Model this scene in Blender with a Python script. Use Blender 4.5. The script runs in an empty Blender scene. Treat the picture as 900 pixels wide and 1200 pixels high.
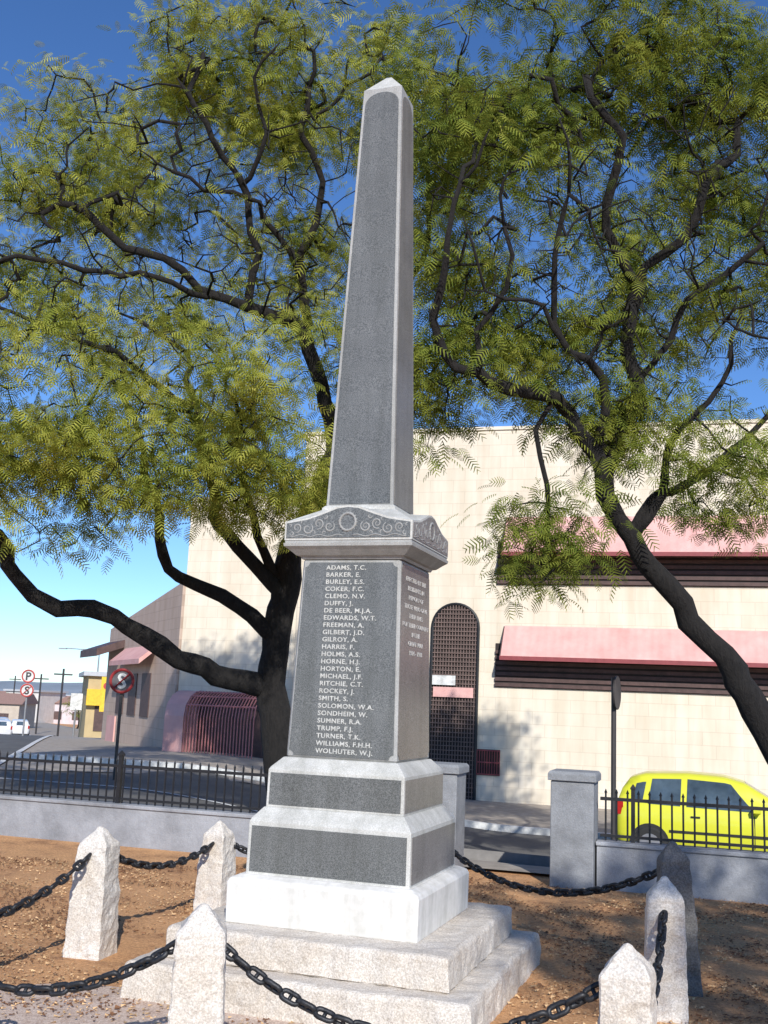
import bpy, bmesh, math, random
import numpy as np
from mathutils import Vector, Matrix, noise
random.seed(7)
sc=bpy.context.scene
COL=sc.collection
PI=math.pi

# ------------------------------------------------------------------ materials
def new_mat(name):
    m=bpy.data.materials.new(name); m.use_nodes=True
    nt=m.node_tree; b=nt.nodes['Principled BSDF']
    return m,nt,b
def texco(nt,scale=(1,1,1),kind='Object'):
    tc=nt.nodes.new('ShaderNodeTexCoord'); mp=nt.nodes.new('ShaderNodeMapping')
    mp.inputs['Scale'].default_value=scale
    nt.links.new(tc.outputs[kind],mp.inputs['Vector']); return mp.outputs['Vector']
def noise_ramp(nt,vec,scale,stops,detail=6,rough=.6):
    n=nt.nodes.new('ShaderNodeTexNoise'); n.inputs['Scale'].default_value=scale
    n.inputs['Detail'].default_value=detail; n.inputs['Roughness'].default_value=rough
    nt.links.new(vec,n.inputs['Vector'])
    r=nt.nodes.new('ShaderNodeValToRGB'); e=r.color_ramp.elements
    while len(e)<len(stops): e.new(.5)
    for i,(p,c) in enumerate(stops):
        e[i].position=p; e[i].color=(c[0],c[1],c[2],1)
    nt.links.new(n.outputs['Fac'],r.inputs['Fac'])
    return r.outputs['Color'],n.outputs['Fac']
def mul(nt,a,b,fac=1.0,mode='MULTIPLY'):
    x=nt.nodes.new('ShaderNodeMix'); x.data_type='RGBA'; x.blend_type=mode
    x.inputs[0].default_value=fac
    nt.links.new(a,x.inputs[6]); nt.links.new(b,x.inputs[7]); return x.outputs[2]
def bump(nt,b,h,strength=.3,dist=.01):
    n=nt.nodes.new('ShaderNodeBump'); n.inputs['Strength'].default_value=strength
    n.inputs['Distance'].default_value=dist
    nt.links.new(h,n.inputs['Height']); nt.links.new(n.outputs['Normal'],b.inputs['Normal'])
def simple(name,col,rough=.6,var=.15,scale=8,metal=0,bs=0,bd=.01,kind='Object'):
    m,nt,b=new_mat(name)
    v=texco(nt,kind=kind)
    lo=[c*(1-var) for c in col]; hi=[min(1,c*(1+var)) for c in col]
    c,f=noise_ramp(nt,v,scale,[(.3,lo),(.7,hi)])
    nt.links.new(c,b.inputs['Base Color']); b.inputs['Roughness'].default_value=rough
    b.inputs['Metallic'].default_value=metal
    if bs: bump(nt,b,f,bs,bd)
    return m
def granite(name,dark,light,rough,fine=260,cover=(.42,.62),stain=.25,bs=0):
    m,nt,b=new_mat(name); v=texco(nt)
    c,f=noise_ramp(nt,v,fine,[(cover[0],dark),(cover[1],light)],detail=3,rough=.7)
    c2,f2=noise_ramp(nt,v,3.5,[(.3,(1-stain,)*3),(.7,(1,1,1))],detail=5)
    v3=texco(nt,(6,6,.5)); c3,_=noise_ramp(nt,v3,2.2,[(.35,(.82,.82,.80)),(.6,(1,1,1))],detail=5)
    o=mul(nt,mul(nt,c,c2),c3)
    nt.links.new(o,b.inputs['Base Color']); b.inputs['Roughness'].default_value=rough
    if bs: bump(nt,b,f2,bs,.02)
    return m
M={}
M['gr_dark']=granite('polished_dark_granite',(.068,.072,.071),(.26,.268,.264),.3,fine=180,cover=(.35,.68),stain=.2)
M['gr_frame']=granite('honed_grey_granite',(.35,.352,.34),(.52,.518,.50),.5,fine=200)
M['gr_ledge']=granite('pale_granite_ledge',(.54,.535,.50),(.72,.71,.67),.55,fine=150)
M['gr_side']=granite('granite_side_glare',(.17,.155,.145),(.37,.345,.325),.3,fine=170)  # lighter than the front granite: side-face glare put into the colour
M['gr_side_dark']=granite('polished_granite_side_reflection',(.10,.085,.078),(.27,.24,.22),.25,fine=170)  # brown of the reflected surroundings put into the side panel colour
M['marble']=granite('white_marble',(.74,.72,.67),(.86,.83,.79),.6,fine=20,cover=(.3,.7),stain=.16,bs=.2)
def rough_granite(name,a,b_,stain,bs=.7,ss_=6):
    m,nt,b=new_mat(name); v=texco(nt)
    c,f=noise_ramp(nt,v,110,[(.40,a),(.60,b_)],detail=4,rough=.75)
    c2,f2=noise_ramp(nt,v,ss_,[(.3,stain),(.62,(1,1,1))],detail=8,rough=.7)
    nt.links.new(mul(nt,c,c2),b.inputs['Base Color']); b.inputs['Roughness'].default_value=.85
    n=nt.nodes.new('ShaderNodeTexNoise'); n.inputs['Scale'].default_value=30; n.inputs['Detail'].default_value=9; n.inputs['Roughness'].default_value=.65
    nt.links.new(v,n.inputs['Vector']); bump(nt,b,n.outputs['Fac'],bs,.025)
    return m
M['step']=rough_granite('rough_granite_step',(.50,.45,.39),(.79,.74,.675),(.80,.74,.67),.5,2.5)
M['post']=rough_granite('rough_granite_post',(.53,.49,.44),(.81,.77,.715),(.84,.78,.71),.5,3)
M['post_dark']=rough_granite('shaded_granite_post',(.12,.115,.11),(.23,.22,.21),(.6,.6,.6))  # darker copy of the post stone, its shade put into the colour
M['letter']=simple('engraved_white_lettering',(.50,.50,.47),.8,.25,60)
M['letter_faint']=simple('worn_pale_lettering',(.50,.48,.46),.8,.25,60)
M['carve']=simple('carved_pale_stone',(.29,.29,.28),.7,.15)
M['chain']=simple('weathered_black_iron_chain',(.035,.036,.04),.5,.5,40,metal=.5,bs=.3)
M['iron']=simple('black_painted_iron',(.012,.012,.014),.5,.3,20)
M['wallpaint']=rough_granite('painted_plaster_wall',(.31,.32,.345),(.40,.41,.435),(.50,.50,.50),.4,1.5)
M['pillar']=rough_granite('grey_plaster_pillar',(.25,.26,.27),(.34,.35,.37),(.58,.58,.58),.4,3)
M['kerb']=simple('white_painted_kerb',(.62,.62,.6),.8,.3,6)
M['kerbk']=simple('concrete_kerb',(.22,.21,.20),.85,.2,6)
m,nt,b=new_mat('asphalt'); v=texco(nt)
c,f=noise_ramp(nt,v,60,[(.35,(.075,.074,.073)),(.7,(.15,.146,.14))],detail=8,rough=.8)
c2,_=noise_ramp(nt,v,.8,[(.3,(.7,.7,.7)),(.7,(1.25,1.22,1.16))],detail=5)
nt.links.new(mul(nt,c,c2),b.inputs['Base Color']); b.inputs['Roughness'].default_value=.9; bump(nt,b,f,.3,.01); M['asphalt']=m
m,nt,b=new_mat('paving'); v=texco(nt)
c,f=noise_ramp(nt,v,5,[(.3,(.27,.23,.19)),(.7,(.42,.37,.31))],detail=8)
nt.links.new(c,b.inputs['Base Color']); b.inputs['Roughness'].default_value=.9; M['paving']=m
m,nt,b=new_mat('dry_soil_and_litter'); v=texco(nt)
c,f=noise_ramp(nt,v,42,[(.33,(.15,.065,.028)),(.43,(.45,.225,.095)),(.55,(.72,.42,.20)),(.68,(.90,.66,.42))],detail=10,rough=.88)
c2,_=noise_ramp(nt,v,2.1,[(.36,(.54,.46,.42)),(.47,(.95,.88,.82)),(.62,(1.15,1.09,1.02))],detail=10,rough=.78)
o=mul(nt,c,c2)
c3,f3=noise_ramp(nt,v,110,[(.58,(0,0,0)),(.66,(.2,.18,.15))],detail=3)
o=mul(nt,o,c3,1,'ADD')
nt.links.new(o,b.inputs['Base Color']); b.inputs['Roughness'].default_value=.95; bump(nt,b,f,.6,.03); M['ground']=m
M['gravel']=rough_granite('pinkish_gravel',(.44,.32,.25),(.76,.63,.53),(.80,.74,.70),.35)
def blockwall(name,c1,c2,mo,scale,w,h):
    m,nt,b=new_mat(name); tc=nt.nodes.new('ShaderNodeTexCoord')
    sp=nt.nodes.new('ShaderNodeSeparateXYZ'); cb=nt.nodes.new('ShaderNodeCombineXYZ')
    nt.links.new(tc.outputs['Object'],sp.inputs[0]); nt.links.new(sp.outputs['X'],cb.inputs['X']); nt.links.new(sp.outputs['Z'],cb.inputs['Y'])
    br=nt.nodes.new('ShaderNodeTexBrick'); br.inputs['Scale'].default_value=scale
    br.inputs['Color1'].default_value=(*c1,1); br.inputs['Color2'].default_value=(*c2,1); br.inputs['Mortar'].default_value=(*mo,1)
    br.inputs['Mortar Size'].default_value=.012; br.inputs['Brick Width'].default_value=w; br.inputs['Row Height'].default_value=h
    br.inputs['Mortar Smooth'].default_value=.6
    nt.links.new(cb.outputs[0],br.inputs['Vector'])
    cc,_=noise_ramp(nt,tc.outputs['Object'],.9,[(.3,(.90,.88,.85)),(.7,(1.0,1.0,1.0))],detail=8)
    mp=nt.nodes.new('ShaderNodeMapping'); mp.inputs['Scale'].default_value=(2.5,2.5,.25); nt.links.new(tc.outputs['Object'],mp.inputs['Vector'])
    c4,_=noise_ramp(nt,mp.outputs['Vector'],1.2,[(.35,(.90,.87,.83)),(.6,(1,1,1))],detail=6)
    nt.links.new(mul(nt,mul(nt,br.outputs['Color'],cc),c4),b.inputs['Base Color']); b.inputs['Roughness'].default_value=.9
    return m
M['cream']=blockwall('cream_block_wall',(.765,.69,.565),(.81,.735,.61),(.69,.61,.49),1,.62,.31)
M['shaded']=blockwall('shaded_block_wall',(.54,.42,.345),(.60,.47,.39),(.46,.355,.29),1,.62,.31)  # facade turned from the sun: its shade is put into the wall colour
m,nt,b=new_mat('salmon_sheet_awning'); v=texco(nt)
w=nt.nodes.new('ShaderNodeTexWave'); w.inputs['Scale'].default_value=1.6; w.bands_direction='X'; nt.links.new(v,w.inputs['Vector'])
c,f=noise_ramp(nt,v,2,[(.3,(.62,.32,.29)),(.7,(.74,.44,.40))],detail=8)
nt.links.new(c,b.inputs['Base Color']); b.inputs['Roughness'].default_value=.7; bump(nt,b,w.outputs['Fac'],.3,.015); M['awning']=m
M['redbar']=simple('dark_red_steel_bar',(.26,.055,.06),.5,.15)
M['pinkbar']=simple('faded_red_steel_bar',(.50,.19,.18),.6,.15)
M['louvre']=simple('dark_brown_louvre',(.085,.048,.043),.6,.3,6)
M['lattice']=simple('brown_steel_lattice',(.17,.115,.10),.6,.2,6)
M['void']=simple('painted_recess_shade',(.03,.02,.018),.7,.2)  # near-black flat panels: the shade of a recess painted, not modelled
M['roofsheet']=simple('grey_metal_roof',(.45,.46,.48),.5,.1)
m,nt,b=new_mat('dark_bark'); v=texco(nt,(1,1,.35))
c,f=noise_ramp(nt,v,22,[(.3,(.006,.005,.0048)),(.7,(.024,.0205,.0185))],detail=8,rough=.7)
nt.links.new(c,b.inputs['Base Color']); b.inputs['Roughness'].default_value=.95; bump(nt,b,f,1,.06); M['bark']=m
def leafmat(name,stops):
    m=bpy.data.materials.new(name); m.use_nodes=True; nt=m.node_tree
    nt.nodes.remove(nt.nodes['Principled BSDF']); out=[n for n in nt.nodes if n.type=='OUTPUT_MATERIAL'][0]
    v=texco(nt); c,f=noise_ramp(nt,v,1.3,stops,detail=9,rough=.85)
    d=nt.nodes.new('ShaderNodeBsdfDiffuse'); nt.links.new(c,d.inputs['Color'])
    tr=nt.nodes.new('ShaderNodeBsdfTranslucent'); nt.links.new(c,tr.inputs['Color'])
    mx=nt.nodes.new('ShaderNodeMixShader'); mx.inputs[0].default_value=.42
    nt.links.new(d.outputs[0],mx.inputs[1]); nt.links.new(tr.outputs[0],mx.inputs[2]); nt.links.new(mx.outputs[0],out.inputs['Surface'])
    return m
M['leafL']=leafmat('feathery_leaf_yellow_green',[(.32,(.065,.105,.022)),(.43,(.20,.245,.042)),(.54,(.42,.43,.08)),(.66,(.68,.63,.16))])
M['leafR']=leafmat('feathery_leaf_green',[(.32,(.05,.09,.020)),(.45,(.15,.20,.038)),(.57,(.32,.345,.062)),(.70,(.54,.51,.11))])
M['litter_a']=simple('dry_fallen_leaves',(.55,.36,.19),.9,.6,3)
M['litter_b']=simple('dark_fallen_leaves',(.18,.085,.04),.9,.5,3)

# ------------------------------------------------------------------ helpers
def obj_from(name,verts,faces,mat,parent=None,smooth=False,loc=None,rotz=0):
    me=bpy.data.meshes.new(name); me.from_pydata([tuple(map(float,v)) for v in verts],[],faces); me.update()
    if smooth:
        for p in me.polygons: p.use_smooth=True
    if mat is not None:
        for mm in (mat if isinstance(mat,list) else [mat]): me.materials.append(mm)
    o=bpy.data.objects.new(name,me); COL.objects.link(o)
    if parent: o.parent=parent
    if loc is not None: o.location=loc
    o.rotation_euler[2]=rotz
    return o
def tag(o,label,cat,group=None):
    o["label"]=label; o["category"]=cat
    if group: o["group"]=group
def empty(name,loc,rotz,label,cat,group=None):
    o=bpy.data.objects.new(name,None); COL.objects.link(o); o.location=loc; o.rotation_euler[2]=rotz
    o.empty_display_size=.2
    tag(o,label,cat,group); return o
def box(x0,x1,y0,y1,z0,z1):
    v=[(x0,y0,z0),(x1,y0,z0),(x1,y1,z0),(x0,y1,z0),(x0,y0,z1),(x1,y0,z1),(x1,y1,z1),(x0,y1,z1)]
    f=[(0,3,2,1),(4,5,6,7),(0,1,5,4),(1,2,6,5),(2,3,7,6),(3,0,4,7)]
    return v,f
def join(lst):
    V=[];F=[]
    for v,f in lst:
        n=len(V); V+=list(v); F+=[tuple(i+n for i in q) for q in f]
    return V,F
def bevel(o,w=.01,seg=2):
    m=o.modifiers.new('bevel','BEVEL'); m.width=w; m.segments=seg; m.limit_method='ANGLE'
def loft_sq(levels,cap=True):
    V=[];F=[]
    for z,a in levels: V+=[(-a,-a,z),(a,-a,z),(a,a,z),(-a,a,z)]
    n=len(levels)
    for i in range(n-1):
        for k in range(4):
            F.append((4*i+k,4*i+(k+1)%4,4*i+4+(k+1)%4,4*i+4+k))
    if cap: F.append((3,2,1,0)); F.append(tuple(4*(n-1)+k for k in range(4)))
    return V,F
def rough_frustum(levels,n,amp,sc_,seed):
    bm=bmesh.new(); V,F=loft_sq(levels)
    vs=[bm.verts.new(v) for v in V]
    for f in F: bm.faces.new([vs[i] for i in f])
    bmesh.ops.bevel(bm,geom=bm.edges[:],offset=.008,segments=1,affect='EDGES')
    for _ in range(n):
        bmesh.ops.subdivide_edges(bm,edges=[e for e in bm.edges if e.calc_length()>.03],cuts=1,use_grid_fill=True)
    bmesh.ops.triangulate(bm,faces=[f for f in bm.faces if len(f.verts)>4])
    for v in bm.verts:
        if v.co.z<=levels[0][0]+.002: continue
        p=v.co*sc_+Vector((seed,seed*2.1,0))
        d=noise.noise(p)+.5*noise.noise(p*2.3)
        v.co+=Vector((v.co.x,v.co.y,0)).normalized()*d*amp+Vector((0,0,noise.noise(p*1.3+Vector((9,0,0)))*amp*.5))
    me=bpy.data.meshes.new('m'); bm.to_mesh(me); bm.free()
    return me
def tube(path,r,seg=8,closed=False):
    P=[Vector(p) for p in path]; n=len(P); V=[];F=[]
    rr=r if isinstance(r,(list,tuple)) else [r]*n
    nrm=None
    for i in range(n):
        if closed: t=(P[(i+1)%n]-P[i-1]).normalized()
        else: t=(P[min(i+1,n-1)]-P[max(i-1,0)]).normalized()
        if nrm is None:
            a=Vector((0,0,1)) if abs(t.z)<.9 else Vector((1,0,0)); nrm=t.cross(a).normalized()
        else:
            nrm=(nrm-t*nrm.dot(t)); nrm=nrm.normalized() if nrm.length>1e-6 else t.orthogonal().normalized()
        b=t.cross(nrm)
        for k in range(seg):
            an=2*PI*k/seg; V.append(tuple(P[i]+(nrm*math.cos(an)+b*math.sin(an))*rr[i]))
    m=n if closed else n-1
    for i in range(m):
        j=(i+1)%n
        for k in range(seg):
            F.append((i*seg+k,i*seg+(k+1)%seg,j*seg+(k+1)%seg,j*seg+k))
    if not closed:
        F.append(tuple(range(seg-1,-1,-1))); F.append(tuple((n-1)*seg+k for k in range(seg)))
    return V,F
def cyl(c,r,h,seg=16,axis='z'):
    V=[];F=[]
    for s in (0,1):
        for k in range(seg):
            a=2*PI*k/seg; x=r*math.cos(a);y=r*math.sin(a);z=h*s
            if axis=='z': V.append((c[0]+x,c[1]+y,c[2]+z))
            else: V.append((c[0]+x,c[1]+z,c[2]+y))
    F=[(k,(k+1)%seg,seg+(k+1)%seg,seg+k) for k in range(seg)]+[tuple(range(seg-1,-1,-1)),tuple(range(seg,2*seg))]
    return V,F
def ss(t):
    t=max(0,min(1,t)); return t*t*(3-2*t)
def text_mesh(txt,size,align='LEFT',ext=.002,spacing=1.0,offset=0.0,linesp=1.0):
    c=bpy.data.curves.new('t','FONT'); c.body=txt; c.size=size; c.align_x=align; c.extrude=ext
    c.space_character=spacing; c.offset=offset; c.space_line=linesp; c.resolution_u=3
    o=bpy.data.objects.new('t',c); COL.objects.link(o)
    dg=bpy.context.evaluated_depsgraph_get(); dg.update()
    me=bpy.data.meshes.new_from_object(o.evaluated_get(dg))
    bpy.data.objects.remove(o); return me

# ------------------------------------------------------------------ terrain
WS=-.315; WB=10.86; CW=1/math.sqrt(1+WS*WS); WANG=math.atan(WS)
def nd(x,y): return (y-(WB+WS*x))*CW
def gz(x,y):
    zo=-.8*ss((x+4.5)/7.5)
    return zo*ss((nd(x,y)-.5)/5.0)-2.6*ss((y-30)/66)-3.0*ss((y-90)/220)
def wp(s,n,z=0):
    u=Vector((math.cos(WANG),math.sin(WANG),0)); w=Vector((-math.sin(WANG),math.cos(WANG),0))
    p=Vector((0,WB,0))+u*s+w*n; return (p.x,p.y,z)
def sheet(name,svals,nvals,off,mat,kind=True):
    V=[];F=[]
    for n in nvals:
        for s in svals:
            x,y,_=wp(s,n); V.append((x,y,gz(x,y)+off))
    ls=len(svals)
    for j in range(len(nvals)-1):
        for i in range(ls-1): F.append((j*ls+i,j*ls+i+1,(j+1)*ls+i+1,(j+1)*ls+i))
    o=obj_from(name,V,F,mat,smooth=True)
    if kind: o["kind"]="structure"
    return o
core=[i*.5 for i in range(-40,41)]
sv=[-2500,-1500,-900,-600,-400,-300]+[-250+i*10 for i in range(0,15)]+[-100+i*4 for i in range(0,20)]+core+[30,45,80,160,400,900,2500]
nv=[-2500,-600,-150,-60,-30]+[i*.5 for i in range(-36,41)]+[22+i*3 for i in range(0,30)]+[115+i*10 for i in range(0,20)]+[340,600,1200,3000]
ground=sheet('ground',sv,nv,0,M['ground'])
sroad=[-100,-80,-60,-45,-30]+core+[30,45,80,160]
road=sheet('road',sroad,[1.6+i*.465 for i in range(0,21)],.02,M['asphalt'])
pave=sheet('pavement',[i*.5 for i in range(-24,41)]+[30,45,80,160],[11.08+i*.5 for i in range(0,13)],.13,M['paving'])
verge=sheet('verge',sroad,[.45,.8,1.2,1.46],.03,M['paving'])
line=sheet('road_marking',[i*.5 for i in range(-30,30)],[6.0,6.12],.027,M['kerb'])
def dense(pts,st=3.0):
    out=[]
    for i in range(len(pts)-1):
        a=Vector((*pts[i],0)); b=Vector((*pts[i+1],0)); k=max(1,int((b-a).length/st))
        for j in range(k):
            q=a.lerp(b,j/k); out.append((q.x,q.y))
    out.append(pts[-1])
    for _ in range(6):
        out=[out[0]]+[((out[i-1][0]+2*out[i][0]+out[i+1][0])/4,(out[i-1][1]+2*out[i][1]+out[i+1][1])/4) for i in range(1,len(out)-1)]+[out[-1]]
    return out
def strip(name,pts,w0,w1,z,mat):
    nw=max(1,int(abs(w1-w0)/2)); V=[];F=[]
    for i,(x,y) in enumerate(pts):
        a=pts[max(i-1,0)];b=pts[min(i+1,len(pts)-1)]; d=Vector((b[0]-a[0],b[1]-a[1],0)).normalized(); nrm=Vector((d.y,-d.x,0))
        for k in range(nw+1):
            w_=w0+(w1-w0)*k/nw; px=x+nrm.x*w_; py=y+nrm.y*w_
            V.append((px,py,gz(px,py)+z+.0006*max(0,y-30)))
    for i in range(len(pts)-1):
        for k in range(nw):
            q=i*(nw+1)+k; F.append((q,q+1,q+nw+2,q+nw+1))
    o=obj_from(name,V,F,mat); o["kind"]="structure"; return o
street=dense([(-10.0,20.5),(-11.7,28),(-14.2,38),(-18.8,55),(-26,78),(-38,108),(-60,160),(-110,270)])
strip('side_street',street,-4.2,2.6,.03,M['asphalt'])
strip('pavement',street,2.75,10,.035,M['paving'])
strip('pavement',street,-16,-4.35,.035,M['paving'])
strip('kerb',street,2.6,2.74,.06,M['kerb'])
strip('kerb',street,-4.34,-4.2,.06,M['kerbk'])
def kerb(name,n0,n1,s0,s1,mat):
    V=[];F=[];S=[s0+(s1-s0)*i/60 for i in range(61)]
    for s in S:
        for (n,o) in ((n0,-.05),(n0,.14),(n1,.14),(n1,-.05)):
            x,y,_=wp(s,n); V.append((x,y,gz(x,y)+o))
    for i in range(60):
        for k in range(3): F.append((4*i+k,4*i+k+1,4*i+5+k,4*i+4+k))
    o=obj_from(name,V,F,mat); o["kind"]="structure"; return o
kerb('kerb',10.92,11.07,-12,20,M['kerb'])
kerb('kerb',1.47,1.6,-30,20,M['kerbk'])

# ------------------------------------------------------------------ war memorial
TH=math.radians(18.66); MX,MY=-.084,6.618
mem=empty('war_memorial',(MX,MY,0),-TH,'tall grey granite war memorial obelisk on white marble base and steps','war memorial')
def rf(name,levels,n,amp,sc_,seed,mat):
    me=rough_frustum(levels,n,amp,sc_,seed); me.name=name; me.materials.append(mat)
    o=bpy.data.objects.new(name,me); COL.objects.link(o); o.parent=mem; return o
rf('lower_step',[(-.03,.955),(.17,.95),(.19,.935)],6,.014,9,3,M['step'])["label"]='rough pinkish granite lower step'
rf('upper_step',[(.192,.80),(.345,.795),(.36,.78)],6,.012,9,5,M['step'])["label"]='rough granite upper step'
o=obj_from('marble_plinth',*loft_sq([(.358,.562),(.575,.565),(.60,.553),(.618,.51)]),M['marble'],mem); bevel(o,.008)
o["label"]='white painted marble plinth block'
def side_panels(z0,a0,z1,a1,inset,mz0,mz1,out,notch=0,arch=False,sides=(0,1,2,3)):
    res=[]
    def A(z): return a0+(a1-a0)*(z-z0)/(z1-z0)
    zb=z0+mz0; zt=z1-mz1
    pts=[]
    hb=A(zb)-inset; ht=A(zt)-inset
    if arch:
        zs=zt-ht*.75
        hs=A(zs)-inset
        pts=[(-hb,zb),(hb,zb),(hs,zs)]
        for k in range(1,10):
            a=PI*k/10; pts.append((hs*math.cos(a),zs+ht*.75*math.sin(a)))
        pts.append((-hs,zs))
    elif notch:
        c=notch
        pts=[(-hb,zb+c)]+[(-(hb-c*math.sin(PI/2*k/4)) , zb+c*math.cos(PI/2*k/4)) for k in range(1,5)]
        pts+=[((hb-c*math.sin(PI/2*(4-k)/4)) , zb+c*math.cos(PI/2*(4-k)/4)) for k in range(0,5)]
        pts+=[((ht-c*math.sin(PI/2*k/4)) , zt-c*math.cos(PI/2*k/4)) for k in range(0,5)]
        pts+=[(-(ht-c*math.sin(PI/2*(4-k)/4)) , zt-c*math.cos(PI/2*(4-k)/4)) for k in range(0,5)]
    else: pts=[(-hb,zb),(hb,zb),(ht,zt),(-ht,zt)]
    for s in sides:
        ang=s*PI/2; ca,sa=math.cos(ang),math.sin(ang)
        V=[]
        for d in (-.01,out):
            for (x,z) in pts:
                y=-(A(z)+d); V.append((x*ca-y*sa,x*sa+y*ca,z))
        n=len(pts)
        F=[tuple(range(n,2*n))]+[(i,(i+1)%n,n+(i+1)%n,n+i) for i in range(n)]
        res.append((V,F))
    return res
def add_panels(name,parent,mats,*a,**k):
    out=[]
    for i,(V,F) in enumerate(side_panels(*a,**k)):
        o=obj_from(name,V,F,mats[i%len(mats)],parent); out.append(o)
    return out
cb=obj_from('lower_course',*loft_sq([(.612,.488),(.905,.486),(.925,.475),(.985,.425)]),M['gr_ledge'],mem); bevel(cb,.006)
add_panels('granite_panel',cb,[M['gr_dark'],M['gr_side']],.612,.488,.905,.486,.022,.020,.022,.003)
ca=obj_from('upper_course',*loft_sq([(.983,.418),(1.195,.416),(1.212,.406),(1.268,.352)]),M['gr_ledge'],mem); bevel(ca,.006)
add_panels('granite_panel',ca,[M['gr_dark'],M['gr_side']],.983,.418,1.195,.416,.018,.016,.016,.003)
die=obj_from('pedestal_die',*loft_sq([(1.266,.341),(2.445,.311)]),M['gr_frame'],mem); bevel(die,.012,1)
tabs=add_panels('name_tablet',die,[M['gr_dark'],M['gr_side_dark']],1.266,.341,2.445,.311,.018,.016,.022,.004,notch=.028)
names="ADAMS, T.C.|BARKER, E.|BURLEY, E.S.|COKER, F.C.|CLEMO, N.V.|DUFFY, J.|DE BEER, M.J.A.|EDWARDS, W.T.|FREEMAN, A.|GILBERT, J.D.|GILROY, A.|HARRIS, F.|HOLMS, A.S.|HORNE, H.J.|HORTON, E.|MICHAEL, J.F.|RITCHIE, C.T.|ROCKEY, J.|SMITH, S.|SOLOMON, W.A.|SONDHEIM, W.|SUMNER, R.A.|TRUMP, F.J.|TURNER, T.K.|WILLIAMS, F.H.H.|WOLHUTER, W.J.".split('|')
def dieA(z): return .341+(.311-.341)*(z-1.266)/(2.445-1.266)
def lay_text(lines,z0,dz,x0,size,align,side,parent,name,xs=1.0,spacing=1.08,off=.0006,mat=None):
    V=[];F=[]
    for i,l in enumerate(lines):
        if not l: continue
        me=text_mesh(l,size,align,.0012,spacing,off)
        n=len(V); ang=side*PI/2; c,s=math.cos(ang),math.sin(ang)
        for v in me.vertices:
            x=x0+v.co.x*xs; z=z0-dz*i+v.co.y; y=-(dieA(z)+.0058+v.co.z)
            V.append((x*c-y*s,x*s+y*c,z))
        for p in me.polygons: F.append(tuple(n+k for k in p.vertices))
        bpy.data.meshes.remove(me)
    return obj_from(name,V,F,mat or M['letter'],parent)
lay_text(names,2.379,.0431,-.155,.0375,'LEFT',0,tabs[0],'inscription',1.12,1.10,.0007)
lay_text(["ERECTED BY THE","RESIDENTS IN","MEMORY OF","THOSE WHO GAVE","THEIR LIVES","FOR THEIR COUNTRY","IN THE","GREAT WAR","1914 - 1918"],2.33,.055,0,.038,'CENTER',1,tabs[1],'inscription',1.4,1.05,.0002,M['letter_faint'])
cap=obj_from('capital',*loft_sq([(2.443,.318),(2.458,.325),(2.463,.345),(2.495,.382),(2.512,.405),(2.530,.408),(2.532,.400),(2.548,.400)]),M['gr_frame'],mem)
prof=[(-1,2.660),(-.62,2.684),(-.34,2.722),(-.18,2.748),(0,2.757),(.18,2.748),(.34,2.722),(.62,2.684)]
V=[];F=[]
ring=[]
a=.404
for s in range(4):
    ang=s*PI/2;c_,s_=math.cos(ang),math.sin(ang)
    for (t,z) in prof:
        x=t*a;y=-a
        ring.append((x*c_-y*s_,x*s_+y*c_,z,t,s))
n=len(ring)
for r_ in ring: V.append((r_[0],r_[1],2.5475))
for r_ in ring: V.append((r_[0],r_[1],r_[2]))
ai=.232
for r_ in ring:
    t=max(-1,min(1,r_[3])); ang=r_[4]*PI/2;c_,s_=math.cos(ang),math.sin(ang)
    x=t*ai;y=-ai; V.append((x*c_-y*s_,x*s_+y*c_,2.764))
for i in range(n):
    j=(i+1)%n; F.append((i,j,n+j,n+i)); F.append((n+i,n+j,2*n+j,2*n+i))
gab=obj_from('pediment',V,F,M['gr_ledge'],cap)
def zprof(x):
    xs=[p[0]*a for p in prof]+[a]; zs=[p[1] for p in prof]+[prof[0][1]]
    return float(np.interp(x,xs,zs))
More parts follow.
